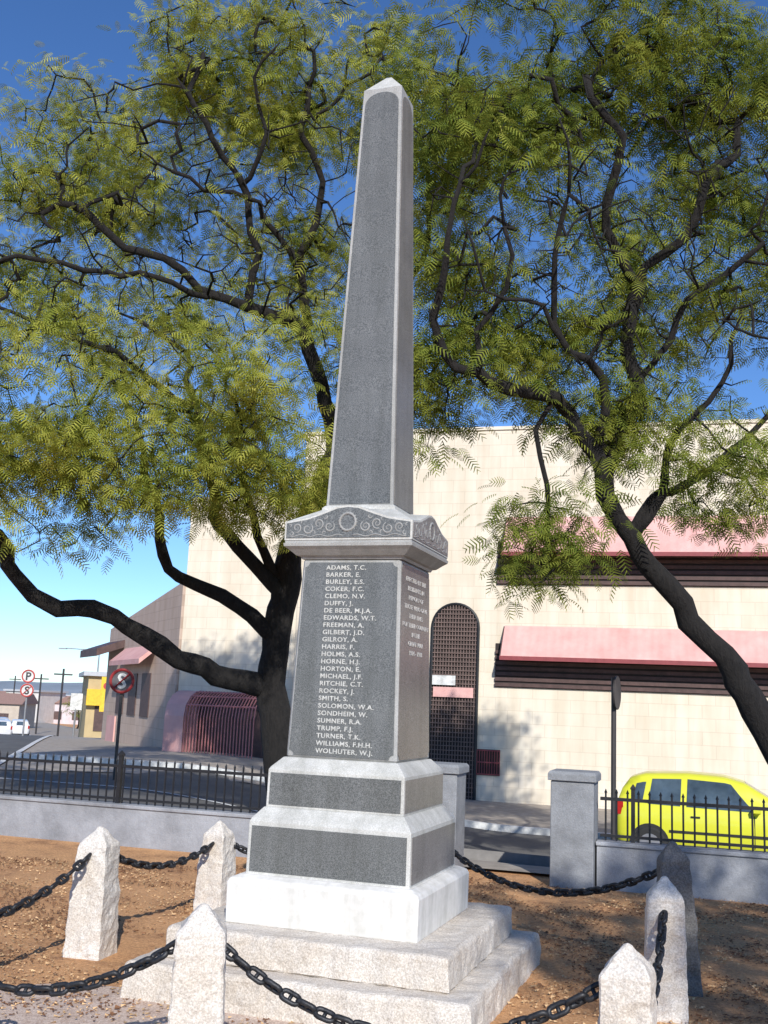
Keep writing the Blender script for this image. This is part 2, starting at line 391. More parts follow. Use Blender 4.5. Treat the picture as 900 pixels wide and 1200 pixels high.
for s in range(4):
    ang=s*PI/2;c_,s_=math.cos(ang),math.sin(ang)
    def T(x,y,z): return (x*c_-y*s_,x*s_+y*c_,z)
    xs=[-a+.012+(2*a-.024)*i/24 for i in range(25)]
    top=[(x,zprof(x)-.012) for x in xs]
    pts=[(xs[0],2.560),(xs[-1],2.560)]+top[::-1]
    V=[T(x,-a+.005,z) for x,z in pts]+[T(x,-a-.004,z) for x,z in pts]; k=len(pts)
    F=[tuple(range(k,2*k))]+[(i,(i+1)%k,k+(i+1)%k,k+i) for i in range(k)]
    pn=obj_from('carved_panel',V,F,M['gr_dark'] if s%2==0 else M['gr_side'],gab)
    parts=[]
    # wreath of small leaves round a ring, tied below
    parts.append(tube([T(.050*math.cos(t*2*PI/28),-a-.002,2.655+.052*math.sin(t*2*PI/28)) for t in range(28)],[.007+.003*(t%2) for t in range(28)],6,True))
    for t in range(18):
        an=t*2*PI/18+.17; r1=.042; r2=.066; da=.16
        parts.append(tube([T(r1*math.cos(an),-a-.002,2.655+r1*math.sin(an)),T((r1+r2)/2*math.cos(an+da*.6),-a-.004,2.655+(r1+r2)/2*math.sin(an+da*.6)),T(r2*math.cos(an+da),-a-.002,2.655+r2*math.sin(an+da))],[.003,.0055,.0015],5))
    for sg in (-1,1):
        for (cx,cz,r0,tn,ph,fl,th) in ((.115,2.628,.034,1.6,2.2,1,.007),(.185,2.645,.034,1.6,5.2,-1,.007),(.255,2.615,.036,1.5,2.0,1,.007),(.325,2.622,.030,1.5,5.0,-1,.007),(.14,2.688,.015,1.2,.2,-1,.006),(.36,2.586,.016,1.2,1.2,1,.006),(.22,2.670,.013,1,.4,1,.005),(.29,2.655,.012,1,2.4,-1,.005),(.15,2.588,.014,1.1,3.4,-1,.005),(.215,2.592,.013,1.1,.4,1,.005),(.37,2.635,.011,1.1,.4,1,.005)):
            pth=[]
            for i in range(22):
                f_=i/21; rr=r0*(1-.85*f_); an=ph+fl*f_*tn*2*PI
                pth.append(T(sg*(cx+rr*math.cos(an)),-a-.001,cz+rr*math.sin(an)))
            parts.append(tube(pth,[th*(.55+.45*math.sin(PI*min(1,i/14))) for i in range(22)],5))
        pth=[T(sg*(.03+.34*i/20),-a-.003,2.573+.006*math.sin(i*.9)) for i in range(21)]
        parts.append(tube(pth,.004,5))
    obj_from('wreath_and_scroll_carving',*join(parts),M['carve'],pn,smooth=True)
base=obj_from('shaft_base',*loft_sq([(2.758,.238),(2.775,.236),(2.79,.222)]),M['gr_ledge'],mem)
shaft=obj_from('obelisk_shaft',*loft_sq([(2.788,.2175),(5.653,.133),(5.655,.1325)]),M['gr_frame'],mem); bevel(shaft,.014,1)
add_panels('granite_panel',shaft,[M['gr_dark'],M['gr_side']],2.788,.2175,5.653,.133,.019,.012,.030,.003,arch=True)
tip=obj_from('pyramidion',*loft_sq([(5.652,.131),(5.80,.018),(5.806,.004)]),M['gr_ledge'],mem)
tip["label"]='pale pointed stone cap'

# ------------------------------------------------------------------ posts and chains
posts={}
def post(key,x,y,h,w0,w1,rot,mat,seed,tilt=(0,0),label='rough pale granite bollard with pyramid top holding chain'):
    me=rough_frustum([(-.05,w0/2),(h*.5,(w0*.55+w1*.45)/2),(h-.10,w1/2),(h+.005,.011)],5,.011,15,seed)
    me.name='stone_post'; me.materials.append(mat)
    o=bpy.data.objects.new('stone_post',me); COL.objects.link(o); o.location=(x,y,0); o.rotation_euler=(tilt[0],tilt[1],rot)
    tag(o,label,'stone post','stone posts around the memorial'); posts[key]=(x,y,h)
post('P1',-1.70,6.94,.76,.25,.19,-.25,M['post'],1)
post('P2',-1.16,8.45,.66,.24,.18,-.4,M['post'],2)
post('P3',-.70,4.78,.72,.235,.20,.1,M['post'],3,label='rough pale granite bollard standing before memorial steps')
post('P4',1.02,4.36,.715,.22,.19,-.35,M['post'],4)
post('P5',1.63,6.10,.72,.225,.19,-.2,M['post'],5)
post('P6',1.87,6.66,.85,.22,.17,-.1,M['post_dark'],6,(0,-.05),'shade-darkened leaning stone bollard behind a pale one')
post('P7',.52,9.0,.68,.22,.18,-.3,M['post'],7)
post('P0',-2.35,5.15,.72,.22,.19,-.3,M['post'],8)
def link_mesh(L=.105,W=.062,r=.0115):
    pts=[];R=W/2-r; h=L/2-W/2
    for k in range(7):
        a_=-PI/2+PI*k/6; pts.append((h+R*math.cos(a_),R*math.sin(a_),0))
    for k in range(7):
        a_=PI/2+PI*k/6; pts.append((-h+R*math.cos(a_),R*math.sin(a_),0))
    v,f=tube(pts,r,6,True)
    v2,f2=tube([(0,-R,0),(0,R,0)],r*.8,5)
    return join([(v,f),(v2,f2)])
LV,LF=link_mesh(); LV=np.array(LV)
def chain(k1,k2,sag,z1=None,z2=None):
    x1,y1,h1=posts[k1];x2,y2,h2=posts[k2]
    z1=h1-.16 if z1 is None else z1; z2=h2-.16 if z2 is None else z2
    A=Vector((x1,y1,z1));B=Vector((x2,y2,z2)); d=(B-A); d.z=0; d.normalize()
    A+=d*.09;B-=d*.09
    fine=[A.lerp(B,t/200)+Vector((0,0,-4*sag*(t/200)*(1-t/200))) for t in range(201)]
    L=[0]
    for i in range(200): L.append(L[-1]+(fine[i+1]-fine[i]).length)
    n=max(3,int(L[-1]/.079)); V=[];F=[]
    for i in range(n):
        s=(i+.5)/n*L[-1]; j=min(199,int(np.searchsorted(L,s))-1); p=fine[j]; t=(fine[j+1]-fine[j]).normalized()
        up=Vector((0,0,1)); side=t.cross(up).normalized(); u2=side.cross(t)
        ro=(PI/4+random.uniform(-.25,.25)) if i%2 else (-PI/4+random.uniform(-.25,.25))
        a1=side*math.cos(ro)+u2*math.sin(ro); a2=t.cross(a1)
        m_=np.array([list(t),list(a1),list(a2)])
        vv=LV@m_+np.array(list(p)); k=len(V); V+=[tuple(q) for q in vv]; F+=[tuple(k+q for q in f) for f in LF]
    o=obj_from('chain',V,F,M['chain'],smooth=True)
    o["label"]='heavy black iron chain sagging between stone posts'; o["category"]='chain'; o["group"]='chains linking the stone posts'
chain('P1','P0',.20); chain('P1','P2',.12); chain('P3','P0',.26); chain('P3','P4',.27); chain('P4','P5',.30)
chain('P6','P7',.26); chain('P2','P7',.22)

# ------------------------------------------------------------------ boundary wall, fence, gate pillars
def wallobj(s0,s1,label):
    e=empty('boundary_wall',(0,WB,0),WANG,label,'wall')
    o=obj_from('wall_body',*box(s0,s1,0,.2,-.9,.385),M['wallpaint'],e)
    o=obj_from('coping',*box(s0-.01,s1+.01,-.02,.22,.387,.425),M['wallpaint'],e); bevel(o,.008)
wallobj(-12,.45,'low grey painted plaster wall carrying black railings')
wallobj(2.2,9,'low grey painted plaster wall before parked car')
def pillar(s,label):
    e=empty('gate_pillar',wp(s,.1),WANG,label,'gate pillar','gate pillars')
    o=obj_from('pillar_shaft',*box(-.2,.2,-.2,.2,-.9,.955),M['pillar'],e); bevel(o,.01)
    o=obj_from('pillar_cap',*loft_sq([(.957,.225),(1.02,.225),(1.045,.205)]),M['pillar'],e); bevel(o,.006)
pillar(.68,'square grey plaster gate pillar beside memorial'); pillar(1.98,'square grey plaster gate pillar at wall end')
def fence(s0,s1,ztop,label,pr=.011,big=1.0):
    e=empty('iron_fence',(0,WB,0),WANG,label,'fence')
    obj_from('rail',*box(s0,s1,.085,.115,ztop-.08,ztop-.05),M['iron'],e)
    obj_from('rail',*box(s0,s1,.085,.115,.46,.485),M['iron'],e)
    pv,pf=join([cyl((0,0,.43),pr,ztop-.43,6),([(-.016,0,ztop-.01),(0,-.016,ztop-.01),(.016,0,ztop-.01),(0,.016,ztop-.01),(0,0,ztop+.03)],[(0,1,4),(1,2,4),(2,3,4),(3,0,4),(3,2,1,0)])])
    first=obj_from('picket',pv,pf,M['iron'],e,loc=(s0+.05,.1,0))
    s=s0+.15
    while s<s1:
        c=first.copy(); COL.objects.link(c); c.parent=e; c.location=(s,.1,0); s+=.1
    s=s0+.3; f0=None
    while s<s1:
        if f0 is None:
            f0=obj_from('fence_post',*join([box(-.022*big,.022*big,-.022*big,.022*big,.42,ztop+.04*big),loft_sq([(ztop+.042*big,.03*big),(ztop+.06*big,.03*big),(ztop+.10*big,.004)])]),M['iron'],e,loc=(s,.1,0))
        else:
            c=f0.copy(); COL.objects.link(c); c.parent=e; c.location=(s,.1,0)
        s+=1.85
fence(-6.9,.4,.88,'black iron picket fence on low grey wall')
fence(2.22,6.6,.87,'thin black iron picket fence before yellow car',.009,.8)

# ------------------------------------------------------------------ warehouse
BS=-.28; BANG=math.atan(BS)
wh=empty('warehouse',(0,27.8,0),BANG,'large cream block warehouse with salmon sloping awnings','building')
main=obj_from('wall',*box(-2.3,16,0,12,-1.2,8.77),M['cream'],wh)
obj_from('parapet_coping',*box(-2.34,16.04,-.04,.26,8.772,8.86),M['cream'],wh)
wing=obj_from('wall',*box(-5.66,-2.302,.12,10,-1.2,7.1),M['cream'],wh); wing["label"]='lower cream block wing wall'
for (zt,zf,zb) in ((6.45,5.45,4.70),(3.66,2.86,2.12)):
    s0,s1=3.30,15.5
    w_=obj_from('window',*box(s0-.22,s1,-.03,.0-.002,zb,zf+.35),M['void'],wh)
    lv=[box(s0-.22,s1,-.075,-.032,zb+.02+i*.135,zb+.105+i*.135) for i in range(7)]
    obj_from('louvre',*join(lv),M['louvre'],w_)
    d=.62
    V=[(s0,-.003,zt),(s1,-.003,zt),(s1,-d,zf),(s0,-d,zf),(s0,-.003,zt-.06),(s1,-.003,zt-.06),(s1,-d,zf-.06),(s0,-d,zf-.06)]
    F=[(0,3,2,1),(4,5,6,7),(0,1,5,4),(1,2,6,5),(2,3,7,6),(3,0,4,7)]
    aw=obj_from('awning',V,F,M['awning'],wh)
    obj_from('awning_end',[(s0-.03,-.004,zt-.02),(s0-.03,-d,zf-.03),(s0-.03,-.004,zf-.03),(s0-.003,-.004,zt-.02),(s0-.003,-d,zf-.03),(s0-.003,-.004,zf-.03)],[(0,1,2),(3,5,4),(0,3,4,1),(1,4,5,2)],M['louvre'],aw)
    obj_from('awning_edge',*box(s0-.02,s1,-d-.03,-d-.002,zf-.09,zf+.01),M['redbar'],aw)
dx0,dx1=1.47,2.60; cx=(dx0+dx1)/2; R=(dx1-dx0)/2; zs=4.15-R
pts=[(dx0,-.75),(dx1,-.75)]+[(cx+R*math.cos(PI*k/16),zs+R*math.sin(PI*k/16)) for k in range(17)]
k=len(pts); V=[(x,-.004,z) for x,z in pts]+[(x,-.03,z) for x,z in pts]
door=obj_from('door',V,[tuple(range(k,2*k))]+[(i,(i+1)%k,k+(i+1)%k,k+i) for i in range(k)],M['void'],wh)
bars=[]
x=dx0+.05
while x<dx1:
    zt=zs+math.sqrt(max(0,R*R-(x-cx)**2)); bars.append(box(x-.011,x+.011,-.07,-.05,-.72,zt)); x+=.075
for z in [-.6+.11*i for i in range(43)]:
    if z>zs+R-.03: break
    hw=R if z<zs else math.sqrt(max(0.001,R*R-(z-zs)**2)); bars.append(box(cx-hw,cx+hw,-.086,-.071,z,z+.02))
obj_from('grille',*join(bars),M['lattice'],door)
fr=[(dx0-.03,-.04,-.72)]+[(cx-(R+.03)*math.cos(PI*k/16),-.04,zs+(R+.03)*math.sin(PI*k/16)) for k in range(17)]+[(dx1+.03,-.04,-.72)]
obj_from('door_frame',*tube(fr,.045,6),M['iron'],door)
obj_from('door_panel',*box(dx0+.05,dx1-.05,-.115,-.09,1.82,2.07),M['awning'],door)
obj_from('notice_board',*box(dx0+.02,dx0+.62,-.13,-.118,2.12,2.36),M['kerb'],door)
g=obj_from('vent_window',*box(2.65,3.25,-.03,-.004,-.05,.58),M['void'],wh)
obj_from('vent_bars',*join([box(2.67+i*.063,2.685+i*.063,-.06,-.035,-.03,.56) for i in range(10)]+[box(2.65,3.25,-.055,-.033,z,z+.03) for z in (-.04,.25,.54)]),M['redbar'],g)
pts=[(0,-.0),(-.85,-.0),(-.85,1.05),(-.76,1.35),(-.5,1.58),(-.2,1.69),(0,1.72)]
s0,s1=-5.58,-3.05
V=[(s0,.118+y,z) for y,z in pts]+[(s0+.55,.118+y,z) for y,z in pts]; k=len(pts)
hood=obj_from('salmon_hood',V,[tuple(range(k)),tuple(range(2*k-1,k-1,-1))]+[(i,k+i,k+(i+1)%k,(i+1)%k) for i in range(k)],M['awning'],wh)
bars=[]
for i in range(23):
    x=s0+.6+(s1-s0-.6)*i/22
    bars.append(tube([(x,.118+y,z) for y,z in pts[1:]],.017,5))
for j in (1,3,4,5): bars.append(tube([(s0+.56,.118+pts[j][0]-.0,pts[j][1]),(s1,.118+pts[j][0],pts[j][1])],.022,5))
obj_from('red_bars',*join(bars),M['pinkbar'],wh)
obj_from('loading_bay_opening',*box(s0+.56,s1,.09,.116,.0,1.7),M['louvre'],wh)
c0=Vector((-5.50,29.45,0)); c1=Vector((-9.6,38.2,0)); L=(c1-c0).length; ang=math.atan2((c1-c0).y,(c1-c0).x)
ax=empty('side_building',c0,ang,'taupe block side building with dark eaves and salmon awning','building')
V,F=box(0,L,-8,0,-1.6,4.7); V=[(x,y,z-(.9*x/L if z>0 else 0)) for x,y,z in V]
obj_from('wall',V,F,M['shaded'],ax)
V,F=box(L-2.6,L+.5,-.3,.9,3.0,3.25); V=[(x,y,z-(.25 if y>.5 else -.2)) for x,y,z in V]
obj_from('eaves',V,F,M['louvre'],ax)
V,F=box(2.5,L-2.8,-.01,.5,2.9,3.05); V=[(x,y,z-(.45 if y>.3 else 0)) for x,y,z in V]
obj_from('awning',V,F,M['awning'],ax)
for i in range(3):
    obj_from('window',*box(2.9+i*1.8,4.0+i*1.8,.004,.03,.9,2.2),M['louvre'],ax)
obj_from('door_panel',*box(L-2.2,L-.9,.004,.05,-.1,.8),M['awning'],ax)

# ------------------------------------------------------------------ car
def build_car(col,loc,rot,label,group=None,scale=1.0):
    paint,nt,b=new_mat('car_paint'); v=texco(nt); c,_=noise_ramp(nt,v,3,[(.3,[q*.93 for q in col]),(.7,col)])
    nt.links.new(c,b.inputs['Base Color']); b.inputs['Roughness'].default_value=.3; b.inputs['Coat Weight'].default_value=.5
    e=empty('parked_car',loc,rot,label,'car',group); e.scale=(scale,)*3
    X=[-1.70,-1.67,-1.58,-1.46,-1.22,-.5,.1,.42,.8,1.05,1.38,1.58,1.68]
    TZ=[.74,.94,1.18,1.35,1.43,1.47,1.44,1.36,1.14,.99,.91,.79,.62]
    BZ=[.70,.86,.90,.91,.90,.88,.87,.87,.88,.89,.84,.73,.57]
    HW=[.64,.71,.75,.765,.78,.785,.785,.78,.775,.765,.73,.67,.57]
    ZB=[.34,.28,.24,.22,.2,.2,.2,.2,.2,.21,.23,.27,.34]
    def par(x): return [float(np.interp(x,X,a_)) for a_ in (TZ,BZ,HW,ZB)]
    def ringp(x):
        tz,bz,hw,zb=par(x); bz=min(bz,tz-.01); g=max(0,tz-bz)
        rh=hw-.28*min(g,.55)/.55*.62 if g>.12 else hw*.90
        pts=[(0,zb),(hw*.85,zb),(hw*.97,zb+.07),(hw,zb+.2),(hw*1.01,(zb+bz)/2+.10),(hw*.985,bz-.05),(hw*.955,bz),
             (hw*.955+(rh-hw*.955)*.5,bz+g*.47),(rh,bz+g*.88),(rh*.93,bz+g*.97),(rh*.6,tz),(0,tz+.006)]
        return pts
    xs=list(np.linspace(-1.70,1.68,56)); V=[];F=[]
    half=len(ringp(0)); n=2*half-2
    for x in xs:
        p=ringp(x); full=[(y,z) for y,z in p]+[(-y,z) for y,z in p[-2:0:-1]]
        V+=[(x,y,z) for y,z in full]
    for i in range(len(xs)-1):
        for k in range(n): F.append((i*n+k,(i+1)*n+k,(i+1)*n+(k+1)%n,i*n+(k+1)%n))
    F.append(tuple(range(n))); F.append(tuple((len(xs)-1)*n+k for k in range(n-1,-1,-1)))
    body=obj_from('body',V,F,paint,e,smooth=True)
    glass,nt,b=new_mat('car_glass'); vv=texco(nt); c,_=noise_ramp(nt,vv,2,[(.3,(.025,.04,.06)),(.7,(.09,.13,.17))]); nt.links.new(c,b.inputs['Base Color']); b.inputs['Roughness'].default_value=.08  # blue base tone paints the sky's reflection into the glass
    rub=simple('rubber',(.02,.02,.02),.8); rim=simple('silver_rim',(.4,.4,.42),.35,metal=.7); red=simple('red_lamp_lens',(.4,.02,.015),.2); wh_=simple('clear_lamp_lens',(.7,.7,.68),.15)
    def win(x0,x1,sx0,sx1,side,f0=.08,f1=.84):
        V=[];F=[];m_=8
        for i in range(m_+1):
            for j in range(4):
                fj=j/3; xa=x0+(sx0-x0)*fj; xb=x1+(sx1-x1)*fj; x=xa+(xb-xa)*i/m_
                tz,bz,hw,zb=par(x); g=tz-bz; p=ringp(x); q=f0+(f1-f0)*fj
                zs_=[p[6][1],p[7][1],p[8][1]]; ys_=[p[6][0],p[7][0],p[8][0]]
                z=bz+g*q; y=float(np.interp(z,zs_,ys_))+.008
                V.append((x,side*y,z))
        for i in range(m_):
            for j in range(3): F.append((i*4+j,(i+1)*4+j,(i+1)*4+j+1,i*4+j+1))
        return obj_from('side_window',V,F,glass,body)
    for sd in (-1,1):
        win(-1.15,-.62,-1.08,-.60,sd); win(-.52,.58,-.50,.20,sd); win(-1.42,-1.24,-1.34,-1.18,sd,.14,.74)
        for x in (-.57,.56):
            p=par(x); obj_from('door_seam',*box(x-.006,x+.006,sd*(p[2]+.004)-.004,sd*(p[2]+.004)+.006,.33,.85),rub,body)
        obj_from('door_handle',*box(-.45,-.30,sd*.785-.015,sd*.785+.02,.76,.785),rub,body)
        obj_from('side_mirror',*loft_sq([(0,.02),(.03,.06),(.11,.06),(.14,.03)]),paint,body,loc=(.60,sd*.86,.88))
        obj_from('side_trim',*box(-.8,.78,sd*.795-.008,sd*.795+.008,.5,.54),rub,body)
        for x in (-1.12,1.10):
            hw=par(x)[2]
            obj_from('wheel_arch',*cyl((x,sd*hw-.008,.30),.325,.018,28,'y'),rub,body)
            t=obj_from('wheel',*cyl((0,-.09,0),.285,.18,28,'y'),rub,e,loc=(x,sd*(hw-.06),.285)); bevel(t,.03,3)
            obj_from('rim',*cyl((0,-.1,0),.175,.2,20,'y'),rim,t)
        obj_from('tail_light',*box(-1.71,-1.56,sd*.68-.06,sd*.68+.06,.74,1.0),red,body)
        obj_from('headlight',*loft_sq([(0,.03),(.02,.08),(.1,.08),(.12,.03)]),wh_,body,loc=(1.55,sd*.54,.62))
    def screen(x0,x1,name):
        V=[];F=[]
        for i in range(6):
            x=x0+(x1-x0)*i/5; p=ringp(x); w_=p[10][0]*1.2; z=p[10][1]
            for t in (-1,-.5,0,.5,1): V.append((x,t*w_,z+.012-.03*abs(t)**3))
        for i in range(5):
            for j in range(4): F.append((i*5+j,(i+1)*5+j,(i+1)*5+j+1,i*5+j+1))
        obj_from(name,V,F,glass,body,smooth=True)
    screen(1.0,.44,'windscreen'); screen(-1.65,-1.49,'rear_window')
    obj_from('bumper',*box(1.56,1.73,-.54,.54,.32,.5),paint,body); obj_from('bumper',*box(-1.76,-1.58,-.62,.62,.33,.54),paint,body)
    return e
def onroad(s,n,extra=.02):
    x,y,_=wp(s,n); return (x,y,gz(x,y)+extra)
build_car((.66,.66,.04),onroad(3.30,9.5,-.03),WANG,'lime yellow hatchback parked at kerb behind railings')
for (x,y,cc,nm) in ((-30.5,93,(.7,.7,.7),'white'),(-34.2,99,(.5,.5,.52),'silver'),(-29.6,86,(.65,.65,.66),'white')):
    build_car(cc,(x,y,gz(x,y)+.09),1.95,nm+' hatchback parked along the far street','cars in the far street')

# ------------------------------------------------------------------ signs
sgrey=simple('faded_dark_sign_face',(.10,.09,.10),.5); sred=simple('faded_red_sign_ring',(.30,.03,.03),.5); swhite=simple('white_sign_face',(.62,.62,.6),.5); sbright=simple('red_sign_ring',(.5,.08,.07),.5); pole=simple('dark_steel_pole',(.04,.035,.035),.5); gp=simple('galvanised_steel',(.3,.3,.31),.45,metal=.4)
syel=simple('yellow_sign_face',(.75,.5,.03),.5); sblk=simple('black_sign_letter',(.04,.04,.04),.5)
def round_sign(loc,zc,R,rot,label,face,ringm,polem,letter,lettermat,group=None,thick=.02,pr=.03):
    e=empty('road_sign',loc,rot,label,'road sign',group)
    obj_from('pole',*cyl((0,.02,0),pr,zc-loc[2]+R*.9,10),polem,e)
    for i,(dz,let,sl) in enumerate(letter):
        z=zc-loc[2]+dz
        d=obj_from('sign_plate',*cyl((0,-.03,z),R,thick,28,'y'),face,e)
        if ringm: obj_from('sign_ring',*tube([(R*.88*math.cos(2*PI*k/28),-.035,z+R*.88*math.sin(2*PI*k/28)) for k in range(28)],R*.12,6,True),ringm,d)
        if let:
            me=text_mesh(let,R*1.6,'CENTER',.003,1,.01)
            V=[(v.co.x,-.038-v.co.z,z+v.co.y-R*.56) for v in me.vertices]; F=[tuple(p.vertices) for p in me.polygons]
            obj_from('sign_letter',V,F,lettermat,d)
            if sl: obj_from('sign_slash',*tube([(-R*.6,-.046,z-R*.6),(R*.6,-.046,z+R*.6)],R*.06,5),ringm or lettermat,d)
x=-4.73;y=20.0
round_sign((x,y,gz(x,y)),1.81,.235,.05,'round no stopping sign, dark face with red ring',sgrey,sred,pole,[(0,'S',True)],swhite)
x=3.0;y=13.5
round_sign((x,y,gz(x,y)),1.85,.21,1.15,'dark round road sign seen nearly edge-on above wall',pole,None,pole,[(0,None,False)],None,pr=.032)
round_sign((-12.95,40,gz(-12.9,40)),2.05,.25,.1,'stacked white no parking and no stopping signs',swhite,sbright,gp,[(0,'P',False),(-.52,'S',True)],sblk,pr=.035)
def lamp(loc,h,arm,label):
    e=empty('street_lamp',loc,0,label,'street lamp')
    obj_from('pole',*tube([(0,0,0),(0,0,h*.9),(0,0,h),(arm*.3,0,h+.15),(arm,0,h+.2)],[.07,.05,.04,.035,.03],8),gp,e)
    sgn=1 if arm>0 else -1
    x0,x1=sorted((arm-.05*sgn,arm+.45*sgn))
    obj_from('lamp_head',*box(x0,x1,-.12,.12,h+.13,h+.2),gp,e)
lamp((-18.2,70,gz(-18.2,70)),5.8,-2.2,'thin grey street lamp with long arm over road')

# ------------------------------------------------------------------ distant town
def shop(x,y,w,d,h,rot,col,label,storeys=1,stripe=None,roof=None,group=None):
    mt=simple('render_wall',col,.85,.12,1.5)
    e=empty('town_building',(x,y,gz(x,y)),rot,label,'building',group)
    wl=obj_from('wall',*box(0,w,0,d,-1.5,h),mt,e)
    V,F=box(-.3,w+.3,-.3,d+.3,h+.002,h+.25)
    if roof: V=[(x_,(y_ if z_<h+.1 else (y_*.2+d*.4)),(z_ if z_<h+.1 else h+1.1)) for x_,y_,z_ in V]
    obj_from('roof',V,F,roof or M['roofsheet'],e)
    if stripe: obj_from('fascia',*box(-.05,w+.05,-.4,-.02,h*.55,h*.8),stripe,e)
    n=max(1,int(w/2.5))
    for st in range(storeys):
        for i in range(n):
            x0=w*(i+.25)/n; z0=.6+st*h/storeys; obj_from('window',*box(x0,x0+w/n*.5,-.06,-.01,z0,z0+h/storeys*.4),M['louvre'],wl)
ybl=simple('yellow_fascia',(.75,.47,.03),.6); rdf=simple('red_fascia',(.45,.05,.04),.6); tile=simple('red_tile_roof',(.33,.20,.16),.8)
shop(-16.6,62,1.9,9,3.7,.30,(.50,.38,.20),'tan shop with bright yellow fascia on street',1,ybl)
shop(-20.4,78,2.4,10,3.4,.34,(.55,.46,.34),'cream town shop building with tin roof',1,rdf)
shop(-27.4,104,3,9,3.2,.3,(.42,.30,.22),'small brown town shop with yellow fascia',1,ybl)
shop(-41,112,4,8,2.6,.1,(.50,.42,.34),'small tan town shop with tiled roof',1,None,tile)
rt_=np.random.RandomState(4)
for i in range(22):
    y=150+i*9+rt_.uniform(-4,4); x=-y*rt_.uniform(.25,.42)
    k=rt_.uniform(.40,.62); cc=(k,k*rt_.uniform(.86,.97),k*rt_.uniform(.7,.95))  # distance haze put into the pale wall colours
    shop(x,y,rt_.uniform(4,9),8,rt_.uniform(2.6,4.4),rt_.uniform(-.2,.4),cc,('pale distant town house with red roof' if i%2 else 'pale distant town shop with tin roof'),1,None,tile if i%2 else None,'distant town buildings')
zz=gz(-14.9,59.5)
e=empty('shop_sign',(-14.9,59.5,zz),.3,'yellow upright shop sign board on pole','sign')
obj_from('pole',*cyl((0,0,0),.06,2.0,8),gp,e)
b_=obj_from('sign_board',*box(-.30,.30,-.05,.05,1.6,3.5),syel,e)
obj_from('sign_emblem',*cyl((0,-.06,3.0),.19,.01,16,'y'),rdf,b_)
e=empty('shop_sign',(-18.3,66,gz(-18.3,66)),.3,'white upright shop sign board on pole','sign')
obj_from('pole',*cyl((0,0,0),.06,2.0,8),gp,e)
obj_from('sign_board',*box(-.35,.35,-.05,.05,1.9,2.9),M['kerb'],e)
for (x,y,h) in ((-24.5,84,5.6),(-31.5,101,5.6),(-45,134,6)):
    e=empty('utility_pole',(x,y,gz(x,y)),.3,'slim dark utility pole with cross arm','utility pole','utility poles down the street')
    obj_from('pole',*cyl((0,0,0),.08,h,8),pole,e); obj_from('cross_arm',*box(-.7,.7,-.05,.05,h-.5,h-.38),pole,e)
V=[];F=[]
n=90
for i in range(n+1):
    an=math.radians(90-60+120*i/n); R_=1500
    h=12+9*noise.noise(Vector((i*.17,3,0)))+5*noise.noise(Vector((i*.6,1,0)))
    for (rr,hh) in ((R_,-12),(R_+300,h),(R_+900,-12)): V.append((rr*math.cos(an),rr*math.sin(an),hh))
for i in range(n):
    for k in range(2): F.append((3*i+k,3*i+3+k,3*i+4+k,3*i+1+k))
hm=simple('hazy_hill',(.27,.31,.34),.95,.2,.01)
o=obj_from('hills',V,F,hm,smooth=True); o["kind"]="structure"

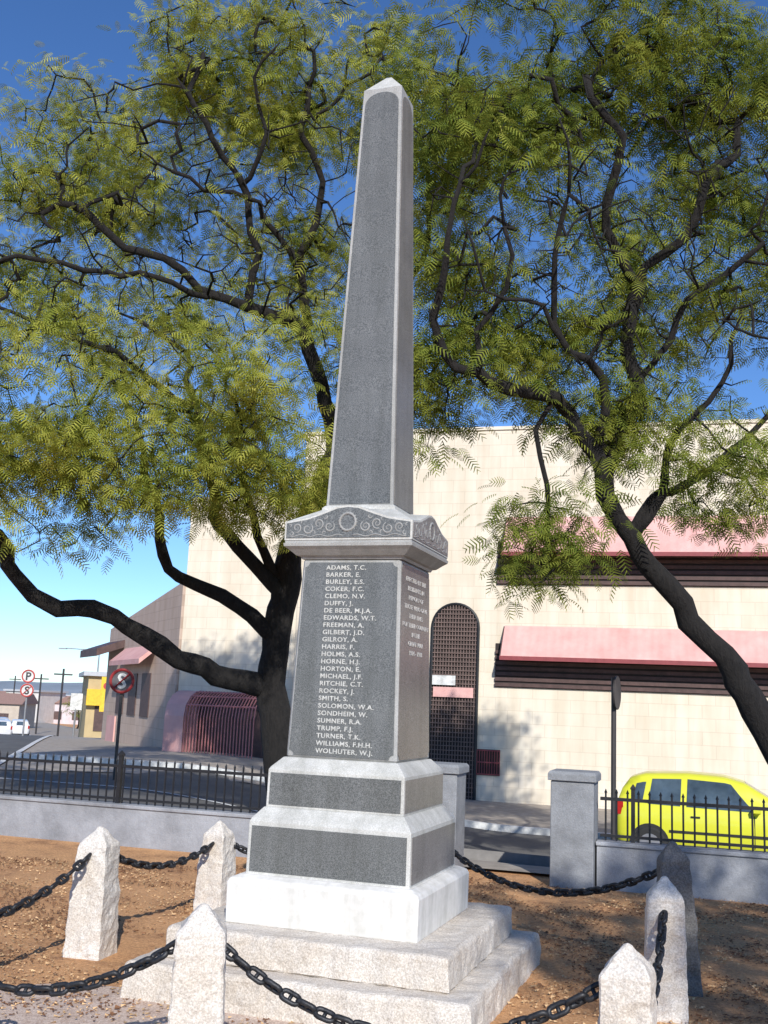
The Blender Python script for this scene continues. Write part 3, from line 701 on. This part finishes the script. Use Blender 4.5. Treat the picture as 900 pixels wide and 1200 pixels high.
# ------------------------------------------------------------------ trees
def build_tree(name,label,limbs,boxes,leafm,loc,seed,fr=17,step=.2,noise_cut=-.07,kink=.045,tipr=.0085,fs=1.0,nf=.8):
    R=np.random.RandomState(seed)
    pos=[];par=[];rad=[]
    def add(p,pa,r): pos.append(np.array(p,float)); par.append(pa); rad.append(r); return len(pos)-1
    for li,(pts,r0,r1) in enumerate(limbs):
        pts=[np.array(p,float) for p in pts]
        if li==0: prev=add(pts[0],-1,r0)
        else:
            P=np.array(pos); prev=int(np.argmin(((P-pts[0])**2).sum(1)))
        seq=[]
        for i in range(len(pts)-1):
            p0=pts[max(i-1,0)];p1=pts[i];p2=pts[i+1];p3=pts[min(i+2,len(pts)-1)]
            m_=max(1,int(np.linalg.norm(p2-p1)/.2))
            for k in range(1,m_+1):
                t=k/m_
                q=.5*((2*p1)+(-p0+p2)*t+(2*p0-5*p1+4*p2-p3)*t*t+(-p0+3*p1-3*p2+p3)*t**3)
                seq.append(q)
        for k,q in enumerate(seq):
            f_=(k+1)/len(seq); r=r0+(r1-r0)*f_**.7
            wob=np.array([noise.noise(Vector(q*1.5)+Vector((seed,0,7*a_))) for a_ in range(3)])*min(.20,.018/r)
            prev=add(q+wob+R.normal(0,.018,3)*min(1,.1/r),prev,r)
    T=[]
    for (c,h,cnt,dens) in boxes:
        c=np.array(c);h=np.array(h);k=0;tries=0
        while k<cnt and tries<cnt*20:
            tries+=1
            u=R.uniform(-1,1,3)
            if (u**2).sum()>1.35: continue
            p=c+u*h
            if dens>.3 and noise.noise(Vector(p*nf)+Vector((seed,0,0)))<noise_cut: continue
            T.append((p,dens)); k+=1
    P=np.array(pos); D=[((P-t[0])**2).sum(1).min() for t in T]; order=np.argsort(D)
    tips=[]
    buf=np.zeros((90000,3)); cnt_=len(pos); buf[:cnt_]=P
    for oi in order:
        t,dens=T[oi]
        d=np.sqrt(((buf[:cnt_]-t)**2).sum(1)); j=int(np.argmin(d)); L=d[j]
        if L<.12: tips.append((j,t,dens)); continue
        for _ in range(2):
            if par[j]>=0 and L>.5 and rad[j]<.09: j=par[j]
        a_=buf[j].copy(); v=t-a_; L=np.linalg.norm(v); m_=max(1,int(round(L/step)))
        w=R.normal(0,1,3); w-=v*(w@v)/(L*L); w/=np.linalg.norm(w)+1e-6
        bow=w*L*R.uniform(.05,.24); prev=j
        for k in range(1,m_+1):
            f_=k/m_; q=a_+v*f_+bow*math.sin(PI*f_)+(R.normal(0,kink,3) if k<m_ else 0)+np.array([0,0,.12*L*math.sin(PI*f_)])
            prev=add(q,prev,0); buf[cnt_]=q; cnt_+=1
        tips.append((prev,t,dens))
    n=len(pos); base=np.array(rad); acc=np.zeros(n); e_=2.5; r=np.zeros(n)
    for i in range(n-1,-1,-1):
        if acc[i]==0: acc[i]=tipr**e_
        r[i]=max(base[i],min(.09,acc[i]**(1/e_)))
        if par[i]>=0: acc[par[i]]+=acc[i]
    for i in range(n):
        if par[i]>=0 and r[i]>r[par[i]]: r[i]=r[par[i]]
    ch=[[] for _ in range(n)]
    for i in range(1,n):
        ch[par[i]].append(i)
    V=[];F=[]; stack=[(0,None)]
    while stack:
        i,pa=stack.pop(); path=[];rr=[]
        if pa is not None: path.append(pos[pa]); rr.append(min(r[pa],r[i]*1.15))
        cur=i
        while True:
            path.append(pos[cur]); rr.append(r[cur]); c=ch[cur]
            if not c: break
            c=sorted(c,key=lambda q:-r[q]); nx=c[0]
            for o_ in c[1:]: stack.append((o_,cur))
            cur=nx
        if len(path)<2: continue
        seg=12 if max(rr)>.1 else (7 if max(rr)>.03 else 4)
        rr=[q*(1+.18*noise.noise(Vector(p)*3.3)) for q,p in zip(rr,path)]
        rr[-1]*=.4
        v,f=tube(path,list(rr),seg); k=len(V); V+=v; F+=[tuple(k+q for q in g) for g in f]
    root=empty(name,loc,0,label,'tree')
    lo=np.array(loc)
    V=[tuple(np.array(v)-lo) for v in V]
    obj_from('trunk',V,F,M['bark'],root,smooth=True)
    NP=7
    tv=[]
    for sgn in (-1,1):
        for k in range(NP):
            x=(k+.6)/(NP+.3); ln=.30*math.sin(PI*min(.97,(x*.85+.14)))**.7
            w=.062
            x2=x+.12
            tv+=[(x-w/2,0,0),(x+w/2,0,0),(x2+w*.25,sgn*ln,-.07),(x2-w*.25,sgn*ln,-.07)]
    tv=np.array(tv)
    allv=[]
    for (j,t,dens) in tips:
        k=int(fr*dens*R.uniform(.5,1.4))
        c=pos[j]
        for _ in range(k):
            L=R.uniform(.13,.285)*fs; az=R.uniform(0,2*PI); dr=R.uniform(-.8,.25)
            off=R.normal(0,1,3)*np.array([.22,.22,.10])
            dx=np.array([math.cos(az)*math.cos(dr),math.sin(az)*math.cos(dr),math.sin(dr)])
            up=np.array([0,-.35,1.])+R.normal(0,.45,3); dy=np.cross(up,dx); dy/=np.linalg.norm(dy); dz=np.cross(dx,dy)
            q=tv.copy(); q[:,2]-=.4*q[:,0]**2
            allv.append((q*L)@np.array([dx,dy,dz])+c+off-lo)
    A=np.concatenate(allv); nf_=len(A)//4
    me=bpy.data.meshes.new('crown'); me.vertices.add(len(A)); me.vertices.foreach_set('co',A.astype(np.float32).ravel())
    me.loops.add(nf_*4); me.loops.foreach_set('vertex_index',np.arange(nf_*4,dtype=np.int32))
    me.polygons.add(nf_); me.polygons.foreach_set('loop_start',np.arange(0,nf_*4,4,dtype=np.int32)); me.polygons.foreach_set('loop_total',np.full(nf_,4,dtype=np.int32))
    me.update(calc_edges=True); me.validate(); me.materials.append(leafm)
    o=bpy.data.objects.new('crown',me); COL.objects.link(o); o.parent=root
    return root
limbsL=[
 ([(-1.05,15.5,-.25),(-1.2,15.5,.3),(-1.36,15.5,.8),(-1.45,15.5,1.4),(-1.52,15.5,1.83),(-1.50,15.4,2.56),(-1.38,15.4,3.1),(-1.25,15.3,3.8),(-.95,15.1,4.75),(-.82,14.9,5.4),(-1.02,14.6,6.2),(-1.28,14.3,6.75),(-1.90,14.0,7.0),(-2.5,13.8,7.1),(-3.1,13.5,7.35),(-3.7,13.2,7.6),(-4.3,13,7.9)],.31,.02),
 ([(-1.50,15.5,1.75),(-1.72,15.4,1.80),(-2.24,15.1,1.85),(-2.56,14.8,1.98),(-2.99,14.5,2.26),(-3.47,14.2,2.60),(-3.76,14.0,2.65),(-4.24,13.7,2.71),(-4.56,13.4,3.00),(-5.0,13.2,3.4),(-5.5,12.9,4.0),(-5.8,12.7,5.0)],.18,.06),
 ([(-1.50,15.4,2.5),(-1.9,15.2,2.78),(-2.5,14.8,3.05),(-2.9,14.5,3.3),(-3.1,14.2,3.9),(-3.3,14.0,4.8),(-3.7,13.6,5.6)],.13,.03),
 ([(-1.45,15.4,2.7),(-1.6,15.2,3.3),(-1.93,15,3.75),(-2.3,14.8,4.25),(-2.55,14.5,4.85),(-2.6,14.2,5.5),(-2.9,13.9,6.2),(-3.4,13.6,6.7)],.14,.025),
 ([(-1.28,14.3,6.75),(-1.28,14.0,7.59),(-1.06,13.7,8.35),(-1.32,13.4,9.06),(-1.2,13.0,9.9)],.085,.02),
 ([(-1.90,14.0,7.0),(-2.03,13.7,7.80),(-2.10,13.4,8.52),(-2.59,13.0,8.90),(-2.9,12.7,9.6)],.07,.02),
 ([(-.82,14.9,5.4),(-.34,14.8,6.53),(.12,14.6,7.38),(.44,14.3,8.32),(.3,13.8,9.3)],.11,.02),
 ([(-1.36,15.3,3.3),(-1.9,14.6,4.4),(-2.0,13.8,5.0),(-2.4,13.0,5.4)],.09,.02),
 ([(-2.6,14.2,5.5),(-3.4,13.4,5.8),(-4.2,12.7,6.0),(-4.9,12.2,6.1)],.06,.02),
 ([(-1.2,15.2,4.0),(-.8,14.9,4.3),(-.55,14.7,5.0),(-.3,14.5,5.7),(-.4,14.2,6.4)],.07,.02),
 ([(-2.5,13.8,7.1),(-3.0,13.4,7.0),(-3.7,13.0,6.8),(-4.4,12.7,6.9),(-5.0,12.5,6.8)],.05,.015),
 ([(-1.28,14.0,7.5),(-1.7,13.6,8.0),(-2.0,13.2,8.2),(-2.5,12.9,8.1),(-3.2,12.6,8.4)],.05,.015),
 ([(-2.1,13.4,8.4),(-1.7,13.1,9.0),(-1.9,12.8,9.6),(-1.6,12.6,10.2)],.04,.015),
]
boxesL=[
 ((-3.1,12.4,5.0),(2.6,1.2,1.15),275,1.2),
 ((-3.9,12.6,4.0),(1.6,.8,.7),85,1.0),
 ((-4.7,14.2,7.3),(2.2,1.3,1.4),190,1.0),
 ((-5.0,13.9,8.4),(1.3,1.3,1.0),65,1.0),
 ((-3.5,14.7,9.5),(2.2,1.6,1.2),225,1.0),
 ((-1.7,14.4,10.6),(2.0,1.7,1.3),245,1.0),
 ((-.3,14.5,9.4),(1.4,1.4,1.5),155,1.0),
 ((-1.7,14.7,8.0),(2.0,.9,1.0),105,.7),
 ((-.5,14.6,6.6),(1.1,.9,1.4),100,.9),
 ((-1.4,13.7,4.4),(1.2,.9,.85),95,1.0),
 ((-6.0,13,5.5),(1.2,1.5,2.0),40,1.0),
 ((-2.6,13.1,7.6),(2.6,.8,2.0),380,.07),
]
build_tree('shade_tree','large spreading tree with dark twisting limbs and feathery yellow-green leaves',limbsL,boxesL,M['leafL'],(-1.05,15.5,gz(-1.05,15.5)),3)
limbsR=[
 ([(5.5,12.0,-.9),(5.13,12.0,.29),(4.75,12,.85),(4.36,12.0,1.44),(4.04,12.0,1.99),(3.71,12.0,2.50),(3.16,11.9,3.00),(2.75,11.8,3.55),(2.58,11.7,4.01),(2.51,11.6,4.43),(2.25,11.5,4.74),(1.85,11.4,5.01),(1.35,11.2,4.99),(.96,11.1,5.15),(.66,11.0,5.49),(.41,10.8,5.89),(.43,10.6,6.39),(.67,10.4,6.98),(.8,10.2,7.6)],.265,.012),
 ([(2.58,11.7,4.11),(2.82,11.8,5.15),(2.75,11.8,5.87),(2.83,11.7,6.57),(3.32,11.5,7.03),(3.6,11.2,7.7)],.10,.018),
 ([(2.51,11.6,4.43),(2.38,11.3,5.28),(1.91,11.0,5.55),(1.64,10.8,6.14),(1.77,10.5,6.79),(1.7,10.2,7.6)],.07,.012),
 ([(2.75,11.8,3.55),(2.95,11.8,3.75),(3.34,12.0,4.21),(4.0,12.2,4.58),(4.56,12.3,5.26),(4.9,12.2,6.2)],.075,.02),
 ([(2.75,11.8,3.55),(3.15,11.7,3.95),(3.2,11.6,4.6),(3.7,11.5,5.3),(3.9,11.3,6.2)],.065,.018),
 ([(.96,11.1,5.15),(1.0,10.9,5.7),(1.2,10.6,6.4),(1.1,10.3,7.2)],.04,.012),
 ([(1.85,11.4,5.0),(1.65,11.5,4.6),(1.75,11.5,4.1),(1.7,11.5,3.6),(1.75,11.55,3.1)],.022,.006),
 ([(2.8,11.8,5.4),(3.2,11.6,5.8),(3.5,11.4,6.4),(4.1,11.2,6.8)],.045,.015),
 ([(1.91,11.0,5.55),(1.4,10.8,5.9),(.95,10.6,6.1),(.7,10.4,6.6)],.035,.012),
 ([(2.83,11.7,6.5),(2.4,11.4,7.0),(2.5,11.1,7.7),(2.1,10.9,8.3)],.04,.012),
]
boxesR=[
 ((2.8,12.2,9.0),(2.7,1.6,1.4),345,1.0),
 ((4.3,11.9,9.2),(1.6,1.5,1.4),130,1.0),
 ((.9,11.8,8.2),(1.1,1.1,1.7),155,1.0),
 ((3.9,12.4,7.1),(1.6,1.1,1.1),145,1.0),
 ((1.7,12.2,6.8),(1.4,.8,1.0),120,.85),
 ((.85,11.6,5.2),(.75,.5,.8),78,.95),
 ((1.95,11.6,4.1),(.6,.5,1.1),62,.8),
 ((1.8,11.6,3.2),(.4,.35,.5),14,.6),
 ((3.6,12.0,4.6),(1.25,.7,.85),98,1.0),
 ((2.9,12.3,5.8),(1.5,.7,.8),92,.85),
 ((5.6,11.5,6.5),(1.2,1.5,2.0),40,.9),
 ((2.4,10.9,6.8),(2.1,.7,1.9),380,.07),
]
build_tree('shade_tree','leaning tree with dark forked trunk and feathery green foliage',limbsR,boxesR,M['leafR'],(5.5,12.0,gz(5.5,12.0)),5)
limbsS=[([(7.4,-2.2,-.1),(7.2,-2.2,1.5),(6.8,-2.1,3),(6.0,-2,4.5),(5.2,-1.8,5.5)],.25,.06),([(7.1,-2.1,2.5),(7.2,-1,4),(6.4,-.2,5)],.12,.05)]
build_tree('shade_tree','tall shade tree overhanging the memorial garden corner',limbsS,[((4.6,-1.5,5.9),(2.5,2.6,.7),185,1.1)],M['leafR'],(7.4,-2.2,0),9,fr=14,fs=1.45,noise_cut=-.02,nf=1.7)
for (x,y,sd,h) in ((-34,124,21,3.6),(-46,132,22,3.6),(-22.8,92,23,3.3),(-56,150,24,4.5),(-44,165,25,4.5),(-66,180,26,5)):
    z_=gz(x,y)
    build_tree('street_tree','small dark green street tree by far shops',[([(x,y,z_),(x+.1,y,z_+h*.3),(x-.1,y,z_+h*.6)],.12,.05)],[((x,y,z_+h*.75),(1.6,1.6,h*.35),45,1.0)],M['leafR'],(x,y,z_),sd,fr=7,fs=2.0,step=.5,noise_cut=-.5)

# ------------------------------------------------------------------ leaf litter + gravel
def litter(N,mat,label,sd,l0,l1,cut):
    rs=np.random.RandomState(sd); c=np.stack([rs.uniform(-5.5,5.5,N),rs.uniform(3.2,10.6,N)],1)
    V=[];F=[]
    for i in range(N):
        x,y=c[i]
        if nd(x,y)>-.02: continue
        dx=x-MX;dy=y-MY; u=dx*math.cos(TH)-dy*math.sin(TH); w=dx*math.sin(TH)+dy*math.cos(TH)
        if max(abs(u),abs(w))<.96: continue
        if noise.noise(Vector((x*1.6,y*1.6,sd)))<cut+random.random()*.35: continue
        L=random.uniform(l0,l1); a_=random.uniform(0,PI*2); ca_,sa_=math.cos(a_),math.sin(a_); z=.006+random.random()*.008
        k=len(V)
        for (p,q,h) in ((-1,-.4,0),(1,-.35,random.uniform(0,.012)),(1.1,.35,0),(-1,.4,random.uniform(0,.012))):
            V.append((x+L*(p*ca_-q*sa_),y+L*(p*sa_+q*ca_),z+h))
        F.append((k,k+1,k+2,k+3))
    o=obj_from('leaf_litter',V,F,mat); o["kind"]="stuff"; o["label"]=label; o["category"]='leaf litter'
litter(36000,M['litter_a'],'scattered pale dry leaves over bare soil',11,.004,.015,-.25)
litter(48000,M['litter_b'],'scattered dark brown leaf debris over bare soil',12,.004,.016,-.15)
V=[];F=[];nn=60
V.append((-1.4,4.7,.005))
for i in range(nn):
    a_=2*PI*i/nn; r_=1+.3*noise.noise(Vector((math.cos(a_)*2.5,math.sin(a_)*2.5,4)))+.12*noise.noise(Vector((math.cos(a_)*9,math.sin(a_)*9,4)))
    V.append((-1.4+2.6*r_*math.cos(a_),4.7+1.5*r_*math.sin(a_),.005))
for i in range(nn): F.append((0,1+i,1+(i+1)%nn))
o=obj_from('gravel_path',V,F,M['gravel']); o["kind"]="structure"

# ------------------------------------------------------------------ light, sky, camera
S=Vector((.12,-.83,.50)).normalized()
el=math.asin(S.z); az=math.atan2(S.x,S.y)
sun=bpy.data.lights.new('sun','SUN'); sun.energy=5.0; sun.angle=math.radians(.5); sun.color=(1,.965,.90)
so=bpy.data.objects.new('sun',sun); COL.objects.link(so); so.rotation_euler=(-S).to_track_quat('-Z','Y').to_euler(); so.location=(0,-5,20)
w=bpy.data.worlds.new('World'); sc.world=w; w.use_nodes=True; nt=w.node_tree
sky=nt.nodes.new('ShaderNodeTexSky'); sky.sky_type='NISHITA'; sky.sun_disc=False; sky.sun_elevation=el; sky.sun_rotation=az
sky.altitude=1400; sky.air_density=1.0; sky.dust_density=.1; sky.ozone_density=1.6
hs=nt.nodes.new('ShaderNodeHueSaturation'); hs.inputs['Saturation'].default_value=1.12; hs.inputs['Value'].default_value=1.0
nt.links.new(sky.outputs[0],hs.inputs['Color'])
tn=nt.nodes.new('ShaderNodeMix'); tn.data_type='RGBA'; tn.blend_type='MULTIPLY'; tn.inputs[0].default_value=1; tn.inputs[7].default_value=(.66,.84,1.10,1)
nt.links.new(hs.outputs[0],tn.inputs[6])
nt.links.new(tn.outputs[2],nt.nodes['Background'].inputs['Color']); nt.nodes['Background'].inputs['Strength'].default_value=.145
sc.view_settings.view_transform='Standard'; sc.view_settings.look='None'; sc.view_settings.exposure=0
cam=bpy.data.cameras.new('camera'); co=bpy.data.objects.new('camera',cam); COL.objects.link(co)
cam.sensor_fit='VERTICAL'; cam.sensor_height=24; cam.lens=1243.2/1200*24; cam.clip_end=6000; cam.clip_start=.05
p=math.radians(10.213); r=math.radians(2.398)
X=Vector((1,0,0)); U=Vector((0,-math.sin(p),math.cos(p))); Fw=Vector((0,math.cos(p),math.sin(p)))
rt=X*math.cos(r)+U*math.sin(r); up=-X*math.sin(r)+U*math.cos(r)
m4=Matrix.Identity(4)
for i in range(3): m4[i][0]=rt[i]; m4[i][1]=up[i]; m4[i][2]=-Fw[i]
m4[0][3],m4[1][3],m4[2][3]=0,0,1.6
co.matrix_world=m4; sc.camera=co
